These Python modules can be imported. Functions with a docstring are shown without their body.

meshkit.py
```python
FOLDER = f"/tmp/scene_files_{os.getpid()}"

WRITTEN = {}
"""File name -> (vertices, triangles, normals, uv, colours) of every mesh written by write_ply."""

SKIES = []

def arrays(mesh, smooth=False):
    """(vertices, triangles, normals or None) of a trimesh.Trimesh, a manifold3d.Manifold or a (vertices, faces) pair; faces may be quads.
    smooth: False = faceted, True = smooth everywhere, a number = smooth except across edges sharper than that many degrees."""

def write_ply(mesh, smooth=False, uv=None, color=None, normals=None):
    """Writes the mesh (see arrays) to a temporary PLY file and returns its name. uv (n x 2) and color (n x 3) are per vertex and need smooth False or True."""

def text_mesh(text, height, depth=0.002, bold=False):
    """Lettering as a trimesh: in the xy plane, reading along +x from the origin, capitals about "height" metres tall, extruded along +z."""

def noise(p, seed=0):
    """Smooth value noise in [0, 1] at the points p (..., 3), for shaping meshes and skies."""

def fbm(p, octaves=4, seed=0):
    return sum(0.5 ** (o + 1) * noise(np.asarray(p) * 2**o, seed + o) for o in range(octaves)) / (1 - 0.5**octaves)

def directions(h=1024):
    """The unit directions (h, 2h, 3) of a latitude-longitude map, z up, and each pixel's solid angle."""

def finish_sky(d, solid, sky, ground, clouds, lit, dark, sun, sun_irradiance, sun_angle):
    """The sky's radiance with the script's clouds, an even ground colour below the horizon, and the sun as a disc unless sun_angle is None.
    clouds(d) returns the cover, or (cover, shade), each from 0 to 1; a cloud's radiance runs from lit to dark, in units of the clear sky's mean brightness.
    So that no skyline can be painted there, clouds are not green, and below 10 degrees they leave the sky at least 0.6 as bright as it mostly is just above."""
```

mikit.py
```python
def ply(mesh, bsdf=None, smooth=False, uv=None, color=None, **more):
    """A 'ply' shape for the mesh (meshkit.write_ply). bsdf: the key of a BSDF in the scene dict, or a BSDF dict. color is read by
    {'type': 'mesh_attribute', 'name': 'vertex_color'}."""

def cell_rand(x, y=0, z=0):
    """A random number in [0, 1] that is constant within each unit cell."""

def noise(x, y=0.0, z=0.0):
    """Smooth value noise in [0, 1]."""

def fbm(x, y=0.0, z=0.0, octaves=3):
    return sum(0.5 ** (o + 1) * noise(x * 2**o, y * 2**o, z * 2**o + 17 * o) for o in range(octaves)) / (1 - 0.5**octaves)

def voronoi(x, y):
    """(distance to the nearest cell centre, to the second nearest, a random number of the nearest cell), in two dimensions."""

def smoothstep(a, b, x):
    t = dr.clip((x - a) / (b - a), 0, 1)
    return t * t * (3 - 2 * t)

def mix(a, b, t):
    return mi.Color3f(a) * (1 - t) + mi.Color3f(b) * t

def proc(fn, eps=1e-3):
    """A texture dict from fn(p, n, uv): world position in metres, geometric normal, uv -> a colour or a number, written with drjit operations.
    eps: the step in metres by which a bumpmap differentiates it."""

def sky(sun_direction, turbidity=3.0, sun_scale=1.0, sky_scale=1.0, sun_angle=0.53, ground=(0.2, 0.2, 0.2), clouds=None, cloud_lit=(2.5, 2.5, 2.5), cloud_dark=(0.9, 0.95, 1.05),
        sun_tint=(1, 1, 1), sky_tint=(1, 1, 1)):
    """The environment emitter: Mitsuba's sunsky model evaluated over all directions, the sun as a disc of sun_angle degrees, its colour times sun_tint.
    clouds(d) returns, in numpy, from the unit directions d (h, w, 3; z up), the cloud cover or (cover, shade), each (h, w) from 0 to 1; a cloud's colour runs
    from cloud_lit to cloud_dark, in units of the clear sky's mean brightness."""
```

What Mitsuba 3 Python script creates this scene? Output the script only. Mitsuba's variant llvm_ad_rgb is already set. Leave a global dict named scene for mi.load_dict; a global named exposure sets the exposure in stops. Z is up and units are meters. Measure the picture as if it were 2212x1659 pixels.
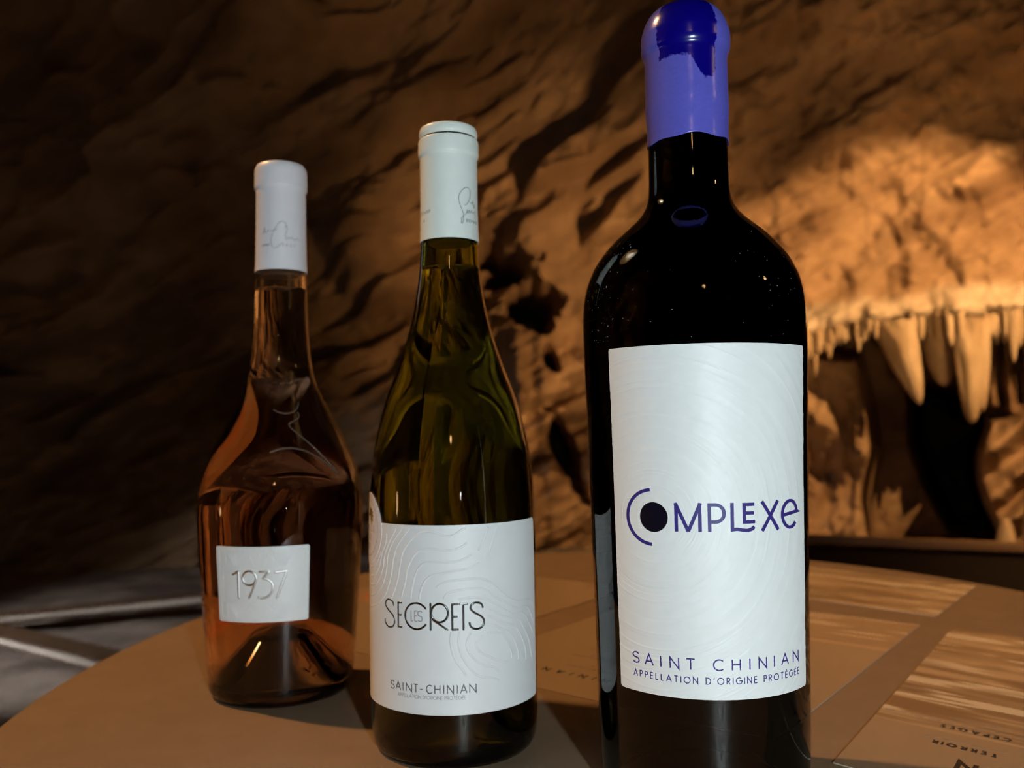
import math, numpy as np, trimesh, mitsuba as mi, drjit as dr, mikit, meshkit
from scipy.interpolate import PchipInterpolator
from scipy.ndimage import gaussian_filter1d
from shapely.geometry import LineString, Polygon, Point, box
from shapely import affinity, union_all
from mikit import noise, fbm, smoothstep, mix
T = mi.ScalarTransform4f
scene, labels = {}, {}

# ------------------------------------------------------------------ camera, light, exposure
TT = 0.75                       # height of the table top
CZ = TT + 0.1535                # height of the lens
F = 1850.0
PITCH, ROLL = math.radians(2.7424), math.radians(0.888)
fw = np.array([0, math.cos(PITCH), math.sin(PITCH)])
up0 = np.array([0, -math.sin(PITCH), math.cos(PITCH)])
upv = up0 * math.cos(ROLL) + np.array([1.0, 0, 0]) * math.sin(ROLL)
cam = np.array([0, 0, CZ])
scene['camera'] = {'type': 'thinlens', 'fov': 2 * math.degrees(math.atan(1106 / F)), 'fov_axis': 'x', 'near_clip': 0.02, 'far_clip': 60.0,
                   'aperture_radius': 0.00125, 'focus_distance': 0.335,
                   'to_world': T().look_at(origin=cam.tolist(), target=(cam + fw).tolist(), up=upv.tolist())}
exposure = 0.0
AMBER = np.array([1.0, 0.53, 0.20])
WARM = np.array([1.0, 0.60, 0.28])
COOL = np.array([0.84, 1.0, 1.04])
TORCH, TORCH_AT = 1540.0, (0.14, -0.22, CZ - 0.03)
FLOW, FLOW_AT = 74000.0, (3.25, 2.9, CZ + 1.9)
OVER, OVER_AT = 1760.0, (-1.15, .85, CZ + 1.55)
GLINT = 25.0
FLOORLIGHT = 2600.0
UPPER = 8.0
WASH, WASH_AT = 3000.0, (2.3, 2.4, CZ - .55)
WALL = 700.0
MID, MID_AT = 10500.0, (1.95, 2.3, CZ - .35)

# ------------------------------------------------------------------ helpers
def smooth01(a, b, x):
    t = np.clip((x - a) / (b - a), 0, 1); return t * t * (3 - 2 * t)
def add(key, mesh, bsdf, smooth=30, **kw):
    scene[key] = mikit.ply(mesh, bsdf, smooth=smooth, **kw)
    return key

def tag(key, label, cat=None, group=None, kind=None):
    d = labels.setdefault(key, {})
    d['label'] = label
    if cat: d['category'] = cat
    if group: d['group'] = group
    if kind: d['kind'] = kind

def lathe(pts, at=(0, 0, 0), n=160):
    """Revolve (r, z) points; going up, the faces look away from the axis."""
    V, Fc, rings = [], [], []
    th = np.arange(n) * 2 * np.pi / n
    for r, z in pts:
        if r < 1e-7:
            rings.append([len(V)]); V.append((0, 0, z))
        else:
            rings.append(list(range(len(V), len(V) + n)))
            V += [(r * c, r * s, z) for c, s in zip(np.cos(th), np.sin(th))]
    for a, b in zip(rings[:-1], rings[1:]):
        for j in range(n):
            k = (j + 1) % n
            if len(a) == 1 and len(b) == 1: continue
            if len(a) == 1: Fc.append((a[0], b[k], b[j]))
            elif len(b) == 1: Fc.append((a[j], a[k], b[0]))
            else: Fc += [(a[j], a[k], b[k]), (a[j], b[k], b[j])]
    return trimesh.Trimesh(np.array(V) + np.array(at), np.array(Fc), process=False)

def cat(ms): return trimesh.util.concatenate(ms)

def boxm(sx, sy, sz, at=(0, 0, 0), bev=0.0):
    if bev:
        import manifold3d as m3
        c = m3.Manifold.batch_hull([m3.Manifold.sphere(bev, 12).translate([x * (sx / 2 - bev), y * (sy / 2 - bev), z * (sz / 2 - bev)]) for x in (-1, 1) for y in (-1, 1) for z in (-1, 1)])
        v, f, _ = meshkit.arrays(c)
        m = trimesh.Trimesh(v, f, process=False)
    else:
        m = trimesh.creation.box((sx, sy, sz))
    m.apply_translation(at)
    return m

def flat(poly, h0, h1, edge):
    """A polygon in (u, v) as a plate from h0 to h1, cut finely enough to be bent; parts not merged so that rims stay crisp."""
    out = []
    for g in getattr(poly, 'geoms', [poly]):
        if g.is_empty: continue
        g = g.simplify(edge * 0.03)
        v, f = trimesh.creation.triangulate_polygon(g, engine='earcut')
        for _ in range(6):
            e = np.linalg.norm(v[f] - v[np.roll(f, 1, 1)], axis=2).max()
            if e <= edge * 1.4: break
            v, f = trimesh.remesh.subdivide(np.column_stack([v, np.zeros(len(v))]), f); v = v[:, :2]
        a = v[f]; cr = (a[:, 1, 0] - a[:, 0, 0]) * (a[:, 2, 1] - a[:, 0, 1]) - (a[:, 1, 1] - a[:, 0, 1]) * (a[:, 2, 0] - a[:, 0, 0])
        f = np.where((cr < 0)[:, None], f[:, ::-1], f)
        top = np.column_stack([v, np.full(len(v), h1)])
        out.append(trimesh.Trimesh(top, f, process=False))
        for ring in [g.exterior, *g.interiors]:
            p = np.array(ring.segmentize(edge).coords)
            if ring is g.exterior and not ring.is_ccw or ring is not g.exterior and ring.is_ccw: p = p[::-1]
            m = len(p)
            V = np.vstack([np.column_stack([p, np.full(m, h0)]), np.column_stack([p, np.full(m, h1)])])
            i = np.arange(m - 1)
            out.append(trimesh.Trimesh(V, np.vstack([np.column_stack([i, i + 1, i + 1 + m]), np.column_stack([i, i + 1 + m, i + m])]), process=False))
    return cat(out)

def ridge(line, r, flatten=0.6, h=0.0, seg=8, close=False):
    """A half-round bead along a polyline in (u, v); it rises to r * flatten above h."""
    p = np.array(line, float)
    d = np.gradient(p, axis=0)
    if close: d[0] = d[-1] = p[1] - p[-2]
    d /= np.linalg.norm(d, axis=1, keepdims=True) + 1e-12
    nrm = np.column_stack([-d[:, 1], d[:, 0]])
    a = np.linspace(0, np.pi, seg + 1)
    V = np.concatenate([np.column_stack([p + nrm * (r * np.cos(t)), np.full(len(p), h + r * flatten * np.sin(t))]) for t in a])
    m = len(p); i = np.arange(m - 1); Fc = []
    for k in range(seg):
        A, B = k * m, (k + 1) * m
        Fc.append(np.column_stack([A + i, B + i + 1, A + i + 1])); Fc.append(np.column_stack([A + i, B + i, B + i + 1]))
    Fc = np.vstack(Fc)
    msh = trimesh.Trimesh(V, Fc, process=False)
    parts = [msh]
    if not close:
        for q, dd in ((p[0], -d[0]), (p[-1], d[-1])):
            s = trimesh.creation.icosphere(2, 1.0); s = s.slice_plane([0, 0, 0], [0, 0, 1])
            s.apply_transform(np.diag([r, r, r * flatten, 1])); s.apply_translation([q[0], q[1], h]); parts.append(s)
    return cat(parts)

def densify(pts, step):
    return np.array(LineString(pts).segmentize(step).coords)

def spline(pts, n=60):
    pts = np.array(pts, float)
    t = np.concatenate([[0], np.cumsum(np.linalg.norm(np.diff(pts, axis=0), axis=1))])
    from scipy.interpolate import CubicSpline
    s = np.linspace(0, t[-1], n)
    return np.column_stack([CubicSpline(t, pts[:, k])(s) for k in (0, 1)])

def arc(cx, cy, rx, ry, a0, a1, n=24):
    a = np.radians(np.linspace(a0, a1, n))
    return [(cx + rx * math.cos(x), cy + ry * math.sin(x)) for x in a]

# a plain geometric capital alphabet drawn in strokes, capital height 1: (width, strokes)
def esses(w=0.5):
    return [arc(w / 2, .755, w / 2, .245, 25, 270, 18) + arc(w / 2, .255, w / 2, .255, 90, -155, 18)]
EB = [[(0, 0), (0, 1)], [(0, 1), (.48, 1)], [(0, .53), (.44, .53)], [(0, 0), (.48, 0)]]
GLYPH = {
    'A': (.8, [[(0, 0), (.4, 1), (.8, 0)], [(.14, .34), (.66, .34)]]), 'B': (.52, [[(0, 0), (0, 1), (.25, 1)] + arc(.25, .76, .24, .24, 90, -90) + [(0, .52)], arc(.25, .26, .27, .26, 90, -90) + [(0, 0)]]),
    'C': (.86, [arc(.5, .5, .5, .5, 48, 312)]),
    'D': (.74, [[(0, 0), (0, 1), (.26, 1)] + arc(.26, .5, .48, .5, 90, -90) + [(0, 0)]]),
    'E': (.48, EB), 'É': (.48, EB + [[(.2, 1.16), (.36, 1.32)]]),
    'G': (.92, [arc(.5, .5, .5, .5, 45, 360) + [(.55, .5)]]),
    'H': (.68, [[(0, 0), (0, 1)], [(.68, 0), (.68, 1)], [(0, .52), (.68, .52)]]),
    'I': (0.0, [[(0, 0), (0, 1)]]), 'L': (.44, [[(0, 1), (0, 0), (.44, 0)]]),
    'M': (.9, [[(0, 0), (0, 1), (.45, .1), (.9, 1), (.9, 0)]]),
    'N': (.72, [[(0, 0), (0, 1), (.72, 0), (.72, 1)]]), 'O': (1.0, [arc(.5, .5, .5, .5, 0, 360, 40)]),
    'P': (.5, [[(0, 0), (0, 1), (.23, 1)] + arc(.23, .74, .27, .26, 90, -90) + [(0, .48)]]),
    'R': (.52, [[(0, 0), (0, 1), (.23, 1)] + arc(.23, .74, .27, .26, 90, -90) + [(0, .48)], [(.2, .48), (.52, 0)]]),
    'S': (.5, esses()), 'T': (.6, [[(0, 1), (.6, 1)], [(.3, 1), (.3, 0)]]),
    'U': (.66, [[(0, 1), (0, .33)] + arc(.33, .33, .33, .33, 180, 360) + [(.66, 1)]]),
    "'": (0.1, [[(.08, 1.02), (.02, .78)]]), '-': (.36, [[(0, .42), (.36, .42)]]), ' ': (.3, []),
    '0': (.56, [arc(.28, .5, .28, .5, 0, 360, 40)]), '1': (.22, [[(0, .8), (.22, 1), (.22, 0)]]),
    '2': (.5, [arc(.25, .74, .25, .26, 170, -35, 16) + [(0, 0), (.5, 0)]]), '3': (.5, [arc(.25, .75, .23, .25, 150, -90, 14), arc(.25, .26, .25, .26, 90, -150, 14)]),
    '7': (.5, [[(0, 1), (.5, 1), (.14, 0)]]), '9': (.5, [arc(.25, .74, .25, .26, 0, 360, 30), [(.5, .74), (.44, .42), (.24, 0)]]),
}

def letters(text, u0, u1, v0, capital, weight, at=None, squash=1.0):
    """The strokes of a line of text between u0 and u1 as one polygon; at = the left edge and width of each letter, if measured."""
    ws = [GLYPH[c][0] * capital * squash for c in text]
    gap = (u1 - u0 - sum(ws)) / max(len(text) - 1, 1)
    out, x = [], u0
    for i, c in enumerate(text):
        sx, ux = capital * squash, x
        if at is not None and at[i] is not None:
            ux, w = at[i][0], at[i][1] - at[i][0]
            if GLYPH[c][0] > 0.12: sx = w / GLYPH[c][0]
        for st in GLYPH[c][1]:
            out.append(LineString([(ux + px * sx, v0 + py * capital) for px, py in st]).buffer(weight / 2, cap_style='flat' if c not in "'" else 'round', join_style='mitre'))
        x += ws[i] + gap
    return union_all(out)

class Bottle:
    """Axis, outer profile and the mapping from a label's (u, v, h) to the world: u runs round the glass from the side that faces the camera."""
    def __init__(self, x, y, az, prof, size=1.0, base=0.0, fair=.0045):
        self.k, self.base = size, base
        self.x, self.y, self.az = x, y, math.radians(az)
        p = np.array(prof); q = PchipInterpolator(p[:, 0], p[:, 1]); zs = np.linspace(p[0, 0], p[-1, 0], 1200)
        w = smooth01(p[0, 0] + .008, p[0, 0] + .030, zs) * smooth01(p[-1, 0], p[-1, 0] - .012, zs)     # fair the curve away from foot and lip
        self.r = PchipInterpolator(zs, q(zs) * (1 - w) + gaussian_filter1d(q(zs), fair / (zs[1] - zs[0]), mode='nearest') * w)
        self.c = np.array([-math.sin(self.az), -math.cos(self.az)]); self.s = np.array([math.cos(self.az), -math.sin(self.az)])
        self.at = (x, y, TT)
    def turn(self, pts, n):
        m = lathe(pts, (0, 0, -self.base), n); m.apply_scale(self.k); m.apply_translation(self.at); return m
    def wrap(self, m, r0, r=None):
        """r0: the radius that turns u into an angle."""
        v = np.array(m.vertices)
        ph, z = v[:, 0] / r0, v[:, 1]
        rr = ((self.r(z) if r is None else r(z)) + v[:, 2]) * self.k
        xy = np.array([self.x, self.y]) + rr[:, None] * (np.cos(ph)[:, None] * self.c + np.sin(ph)[:, None] * self.s)
        return trimesh.Trimesh(np.column_stack([xy, TT + (z - self.base) * self.k]), np.array(m.faces), process=False)

def label_sheet(bt, r0, u0, u1, v0, v1, rc, h0, h1, nu, nv, relief=None):
    """Paper label as a bent sheet with rounded corners and a rim: (mesh, uv in metres)."""
    vs = np.unique(np.concatenate([np.linspace(v0, v1, nv), v0 + rc * (1 - np.cos(np.linspace(0, np.pi / 2, 8))), v1 - rc * (1 - np.cos(np.linspace(0, np.pi / 2, 8)))]))
    d = np.minimum(vs - v0, v1 - vs); ins = np.where(d < rc, rc - np.sqrt(np.maximum(rc * rc - (rc - d) ** 2, 0)), 0)
    t = np.linspace(0, 1, nu)
    U = (u0 + ins)[:, None] + t[None] * (u1 - u0 - 2 * ins)[:, None]; Vv = np.repeat(vs[:, None], nu, 1)
    n = len(vs); idx = np.arange(n * nu).reshape(n, nu)
    q = np.column_stack([idx[:-1, :-1].ravel(), idx[:-1, 1:].ravel(), idx[1:, 1:].ravel(), idx[1:, :-1].ravel()])
    P = np.column_stack([U.ravel(), Vv.ravel()])
    front = np.column_stack([P, h1 + (0 if relief is None else relief(P[:, 0], P[:, 1])) * np.ones(len(P))]); back = np.column_stack([P, np.full(len(P), h0)])
    rim = np.concatenate([idx[0], idx[1:, -1], idx[-1, -2::-1], idx[-2::-1, 0]])
    RA, RB = back[rim], front[rim]; m = len(rim); i = np.arange(m - 1)
    k = len(P)
    Vt = np.vstack([front, back, RA, RB])
    Fc = np.vstack([q[:, [0, 1, 2]], q[:, [0, 2, 3]], q[:, [2, 1, 0]] + k, q[:, [3, 2, 0]] + k, np.column_stack([i, i + 1, i + 1 + m]) + 2 * k, np.column_stack([i, i + 1 + m, i + m]) + 2 * k])
    m = trimesh.Trimesh(Vt, Fc, process=False)
    return bt.wrap(m, r0), Vt[:, :2].copy()

# ------------------------------------------------------------------ materials
def two(b): return {'type': 'twosided', 'bsdf': b}
def prin(col, rough, **k):
    c = col if isinstance(col, dict) else {'type': 'rgb', 'value': list(col)}
    return {'type': 'principled', 'base_color': c, 'roughness': rough, **k}
def bump(b, fn, eps=1e-4, scale=1.0): return {'type': 'bumpmap', 'relief': mikit.proc(fn, eps), 'scale': scale, 'bsdf': b}

def rock_col(p, n, uv):
    s = p.z * 0.88 - p.x * 0.47; a = p.x * 0.88 + p.z * 0.47
    g = fbm(a * 1.3, s * 5.0 + 3, p.y * 1.5, 4); h = fbm(p.x * 9, p.y * 9, p.z * 9, 3)
    c = mix((.25, .165, .10), (.36, .25, .155), smoothstep(.3, .7, g))
    c = mix(c, (.14, .085, .05), smoothstep(.55, .75, fbm(a * .8 + 9, s * 3.1, 2.0, 3)) * .7)
    zf = CZ + .40 + .12 * smoothstep(1.3, 2.2, p.x) + .06 * smoothstep(2.2, 2.9, p.x)
    w = .10 * (fbm(p.x * 5, p.z * 2, 1.0, 3) - .5)
    calc = smoothstep(-.06, .0, p.z - zf + w) * smoothstep(.26, .17, p.z - zf - w) * smoothstep(1.2, 1.5, p.x) * smoothstep(5.25, 5.12, p.y)
    c = mix(c, (.52, .45, .345), calc * (.55 + .45 * fbm(p.x * 24, p.z * 8, 2.0, 3)))
    return c * (.8 + .4 * h)
def lime_col(p, n, uv):
    g = fbm(p.x * 6, p.y * 3, p.z * 3, 4); h = fbm(p.x * 22, p.y * 22, p.z * 9, 3)
    c = mix((.38, .28, .175), (.52, .42, .29), smoothstep(.3, .7, g))
    return c * (.82 + .36 * h)
def floor_col(p, n, uv):
    g = fbm(p.x * 5, p.y * 5, 1.0, 4)
    return mix((.20, .17, .155), (.42, .37, .335), smoothstep(.3, .75, g))
scene['rock'] = two({'type': 'diffuse', 'reflectance': mikit.proc(rock_col)})
scene['lime'] = two({'type': 'diffuse', 'reflectance': mikit.proc(lime_col)})
scene['stone_floor'] = two({'type': 'diffuse', 'reflectance': mikit.proc(floor_col)})
def top_col(p, n, uv):
    return mix((.30, .200, .125), (.335, .228, .145), fbm(p.x * 60, p.y * 60, 0, 3))
scene['laminate'] = two(prin(mikit.proc(top_col), .42, specular=.35))
scene['black_metal'] = two(prin((.03, .028, .026), .4, metallic=.3))
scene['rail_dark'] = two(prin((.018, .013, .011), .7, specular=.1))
scene['rail_brown'] = two(prin((.15, .095, .06), .45))
scene['pale_strip'] = two(prin((.80, .78, .74), .35))
scene['paper_white'] = two(prin((.55, .45, .34), .5, specular=.35))

scene['glass'] = {'type': 'dielectric', 'int_ior': 1.52, 'ext_ior': 1.0}
scene['wine_in_glass'] = {'type': 'dielectric', 'int_ior': 1.345, 'ext_ior': 1.52}
scene['wine_to_air'] = {'type': 'dielectric', 'int_ior': 1.345, 'ext_ior': 1.0}
def medium(name, sig):
    scene[name] = {'type': 'homogeneous', 'albedo': 0.0, 'scale': max(sig), 'sigma_t': {'type': 'rgb', 'value': [x / max(sig) for x in sig]}}
    return {'type': 'ref', 'id': name}
M_clear = medium('clear_glass_tint', (4.0, 4.2, 4.8))
M_rose = medium('rose_wine_tint', (3.6, 13.5, 22.0))
M_green = medium('green_glass_tint', (120.0, 110.0, 480.0))
M_white = medium('white_wine_tint', (2.0, 3.0, 14.0))
M_black = medium('black_glass_tint', (420.0, 620.0, 900.0))

# ------------------------------------------------------------------ the cave
def nfbm(x, y, z, o=4, seed=0): return meshkit.fbm(np.stack(np.broadcast_arrays(x, y, z), -1), o, seed)
def gau(x, z, cx, cz, sx, sz, rot=0.0):
    c, s = math.cos(rot), math.sin(rot); dx, dz = x - cx, z - cz
    return np.exp(-(((dx * c + dz * s) / sx) ** 2 + ((-dx * s + dz * c) / sz) ** 2))
import shapely
def wx(px, d): return (px - 1106) / F * d                                   # a measured direction at depth d, as a place on the rock
def wz(px, py, d): return (918 - .0155 * (px - 1106) - py) / F * d
def area(pts, d): return Polygon([(wx(a, d), wz(a, b, d)) for a, b in pts])
def inside(poly, x, z, soft):
    p = shapely.points(x, z); sd = shapely.distance(p, poly) - shapely.distance(p, poly.exterior) * shapely.contains(poly, p)
    return smooth01(soft, -soft, sd)
FX = np.array([1.0, 1.74, 1.93, 2.15, 2.40, 2.70, 3.0, 4.2]) * 1.06; FZ = np.array([.42, .49, .53, .57, .585, .58, .60, .60]) * 1.06
def fringe(x):
    """Height above the lens of the lip of the lit flowstone ledge."""
    return np.interp(x, FX, FZ) + .035 * (nfbm(x * 9, 0 * x, 0 * x, 3, 5) - .5)
HOLE = area([(1975, 850), (2010, 838), (2085, 858), (2125, 920), (2098, 1000), (2112, 1080), (2150, 1160), (2050, 1135), (2000, 1040), (1972, 950)], 5.3)
BLOCK = area([(1560, 740), (1855, 770), (1872, 850), (1890, 960), (1878, 1010), (1862, 1080), (1876, 1230), (1500, 1250)], 5.3)
RIDGED = area([(2130, 905), (2104, 970), (2100, 1040), (2122, 1110), (2160, 1190), (2175, 1300), (2700, 1300), (2700, 860), (2200, 880)], 5.3)
BACK2 = area([(1990, 700), (2085, 835), (2130, 880), (2200, 905), (2300, 915), (2700, 900), (2700, 650), (1990, 650)], 5.3)
def back_depth(x, z):
    """How far behind the lens the rock stands; z above the lens."""
    s = z * .88 - x * .47; a = x * .88 + z * .47
    lean = 6.0 - 0.40 * np.maximum(z - .3, 0) - 0.12 * np.maximum(-x, 0) + .25 * np.maximum(-z, 0)
    q = nfbm(a * .45, s * 1.5, 0 * x, 4, 1) * 5.0; step = (np.floor(q) + smooth01(.72, 1.0, q - np.floor(q))) / 5.0
    calm = 1 - .75 * smooth01(-.3, .5, x) * smooth01(.3, .9, z)
    left = lean - 1.5 * (step - .5) - .9 * calm * (nfbm(a * .9, s * 3.6, 0 * x, 5, 2) - .5) - .16 * (nfbm(x * 5, z * 5, 0 * x, 4, 3) - .5)
    rag = nfbm(x * 9, z * 9, 0 * x, 3, 19)
    # dripstone column near the middle with dark pockets beside it
    left = left - .55 * gau(x, z, .10, -.1, .20, 1.0) * (1 + .20 * np.sin(x * 30 + 2 * z))
    for px, py, sx, sz, d in ((1050, 520, .08, .08, 1.0), (1100, 560, .13, .08, 1.6), (1150, 640, .14, .13, 1.9), (1175, 690, .07, .08, 1.0), (1195, 770, .05, .09, .8), (1235, 985, .07, .22, 1.2)):
        left = left + d * np.clip(2.2 * gau(x, z, wx(px, 5.6), wz(px, py, 5.6), sx * 1.2, sz * 1.2, .35) - .6 + 1.3 * (rag - .5), 0, 1)
    left = left - .6 * gau(x, z, wx(745, 5.3), wz(745, 510, 5.3), .16, .30, -.5) - .4 * gau(x, z, wx(790, 5.3), wz(790, 590, 5.3), .22, .07, .6)
    # the lit flowstone on the right: a swollen face that ends below in a lip, over a hollow
    zf = fringe(x)
    face = 5.02 + .16 * np.clip(z - zf, 0, 1.0) - .16 * np.exp(-((z - zf - .06) / .09) ** 2) - .55 * np.maximum(z - 1.55, 0)
    face = face - .34 * (nfbm(x * 2.2, z * 2.2, 0 * x, 4, 7) - .5) - .26 * (nfbm(a * 1.2, s * 5.0, 0 * x, 4, 8) - .5) - .12 * (nfbm(x * 6, z * 6, 0 * x, 3, 18) - .5) - .05 * (nfbm(x * 16, z * 5, 0 * x, 3, 9) - .5) * smooth01(zf + .35, zf, z)
    deep = 6.35 - .3 * (nfbm(x * 3, z * 3, 0 * x, 4, 12) - .5)
    deep = deep + 2.4 * inside(HOLE, x, z, .06)
    blk = inside(BLOCK, x, z, .05); deep = deep * (1 - blk) + blk * (5.55 - .75 * (nfbm(x * 3.2, z * 2.4, 0 * x, 4, 11) - .5) - .12 * (nfbm(x * 12, z * 9, 0 * x, 3, 13) - .5))
    b2 = inside(BACK2, x, z, .03); deep = deep * (1 - b2) + b2 * (5.45 - .10 * np.sin(x * 55 + 3 * nfbm(x * 4, z * 2, 0 * x, 2, 14)) - .2 * (nfbm(x * 4, z * 3, 0 * x, 3, 15) - .5))
    rid = np.sin((z * .80 - x * .60) * 30 + 4 * nfbm(x * 2, z * 2, 0 * x, 2, 4)); r2 = inside(RIDGED, x, z, .05)
    deep = deep * (1 - r2) + r2 * (5.15 - .10 * rid - .2 * (nfbm(x * 5, z * 5, 0 * x, 3, 16) - .5))
    up = smooth01(-.012, .02, z - zf); right = deep * (1 - up) + face * up
    w = smooth01(.75, 1.35, x + .12 * (z - .5) + .25 * (nfbm(x * 1.5, z * 1.5, 0 * x, 3, 17) - .5))
    return left * (1 - w) + right * w

def rock_sheet(fn, us, vs):
    U, V = np.meshgrid(us, vs); P = fn(U, V)
    n, m = U.shape; i = np.arange(n * m).reshape(n, m)
    f = np.vstack([np.column_stack([i[:-1, :-1].ravel(), i[:-1, 1:].ravel(), i[1:, 1:].ravel()]), np.column_stack([i[:-1, :-1].ravel(), i[1:, 1:].ravel(), i[1:, :-1].ravel()])])
    return trimesh.Trimesh(P.reshape(-1, 3), f, process=False)
FLOOR = 0.0
def back_point(x, z):
    y = back_depth(x, z); k = 1 + smooth01(.9, 1.5, x) * (y - 5.3) / 5.3       # the hollow widens inwards
    return np.stack([x * k, y, z * k + CZ], -1)
add('wall_back', rock_sheet(back_point, np.concatenate([np.linspace(-5.6, -.4, 330), np.linspace(-.38, 3.6, 430), np.linspace(3.63, 5.6, 60)]), np.concatenate([np.linspace(-CZ - .05, 1.2, 330), np.linspace(1.21, 4.2, 170)])), 'rock', smooth=True)
labels['wall_back'] = {'kind': 'structure', 'label': 'brown cave rock wall with slanting beds, flowstone and a dark hollow behind the bottles'}
def side(y, z): return np.stack([-4.6 - .7 * (nfbm(y * .7, z * .9, 0 * y, 4, 21) - .5) * 2 + .35 * z * .4, y, z + CZ], -1)
add('wall_left', rock_sheet(side, np.linspace(6.5, -4.5, 160), np.linspace(-CZ - .05, 4.2, 90)), 'rock', smooth=True)
labels['wall_left'] = {'kind': 'structure', 'label': 'rough cave wall left of the table'}
def rear(x, z): return np.stack([x, -3.6 - .8 * (nfbm(x * .8, z * 1.0, 0 * x, 4, 22) - .5) * 2, z + CZ], -1)
add('wall_front', rock_sheet(rear, np.linspace(5.6, -5.6, 150), np.linspace(-CZ - .05, 4.2, 80)), 'rock', smooth=True)
labels['wall_front'] = {'kind': 'structure', 'label': 'rough cave wall behind the viewer'}
def ground(x, y): return np.stack([x, y, FLOOR + .05 * (nfbm(x * 2, y * 2, 0 * x, 4, 31) - .5) + .02 * (nfbm(x * 9, y * 9, 0 * x, 3, 32) - .5)], -1)
add('floor', rock_sheet(ground, np.linspace(-5.6, 5.6, 260), np.linspace(-4.4, 8.5, 260)), 'stone_floor', smooth=True)
labels['floor'] = {'kind': 'structure', 'label': 'uneven grey stone floor of the cave'}

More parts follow.
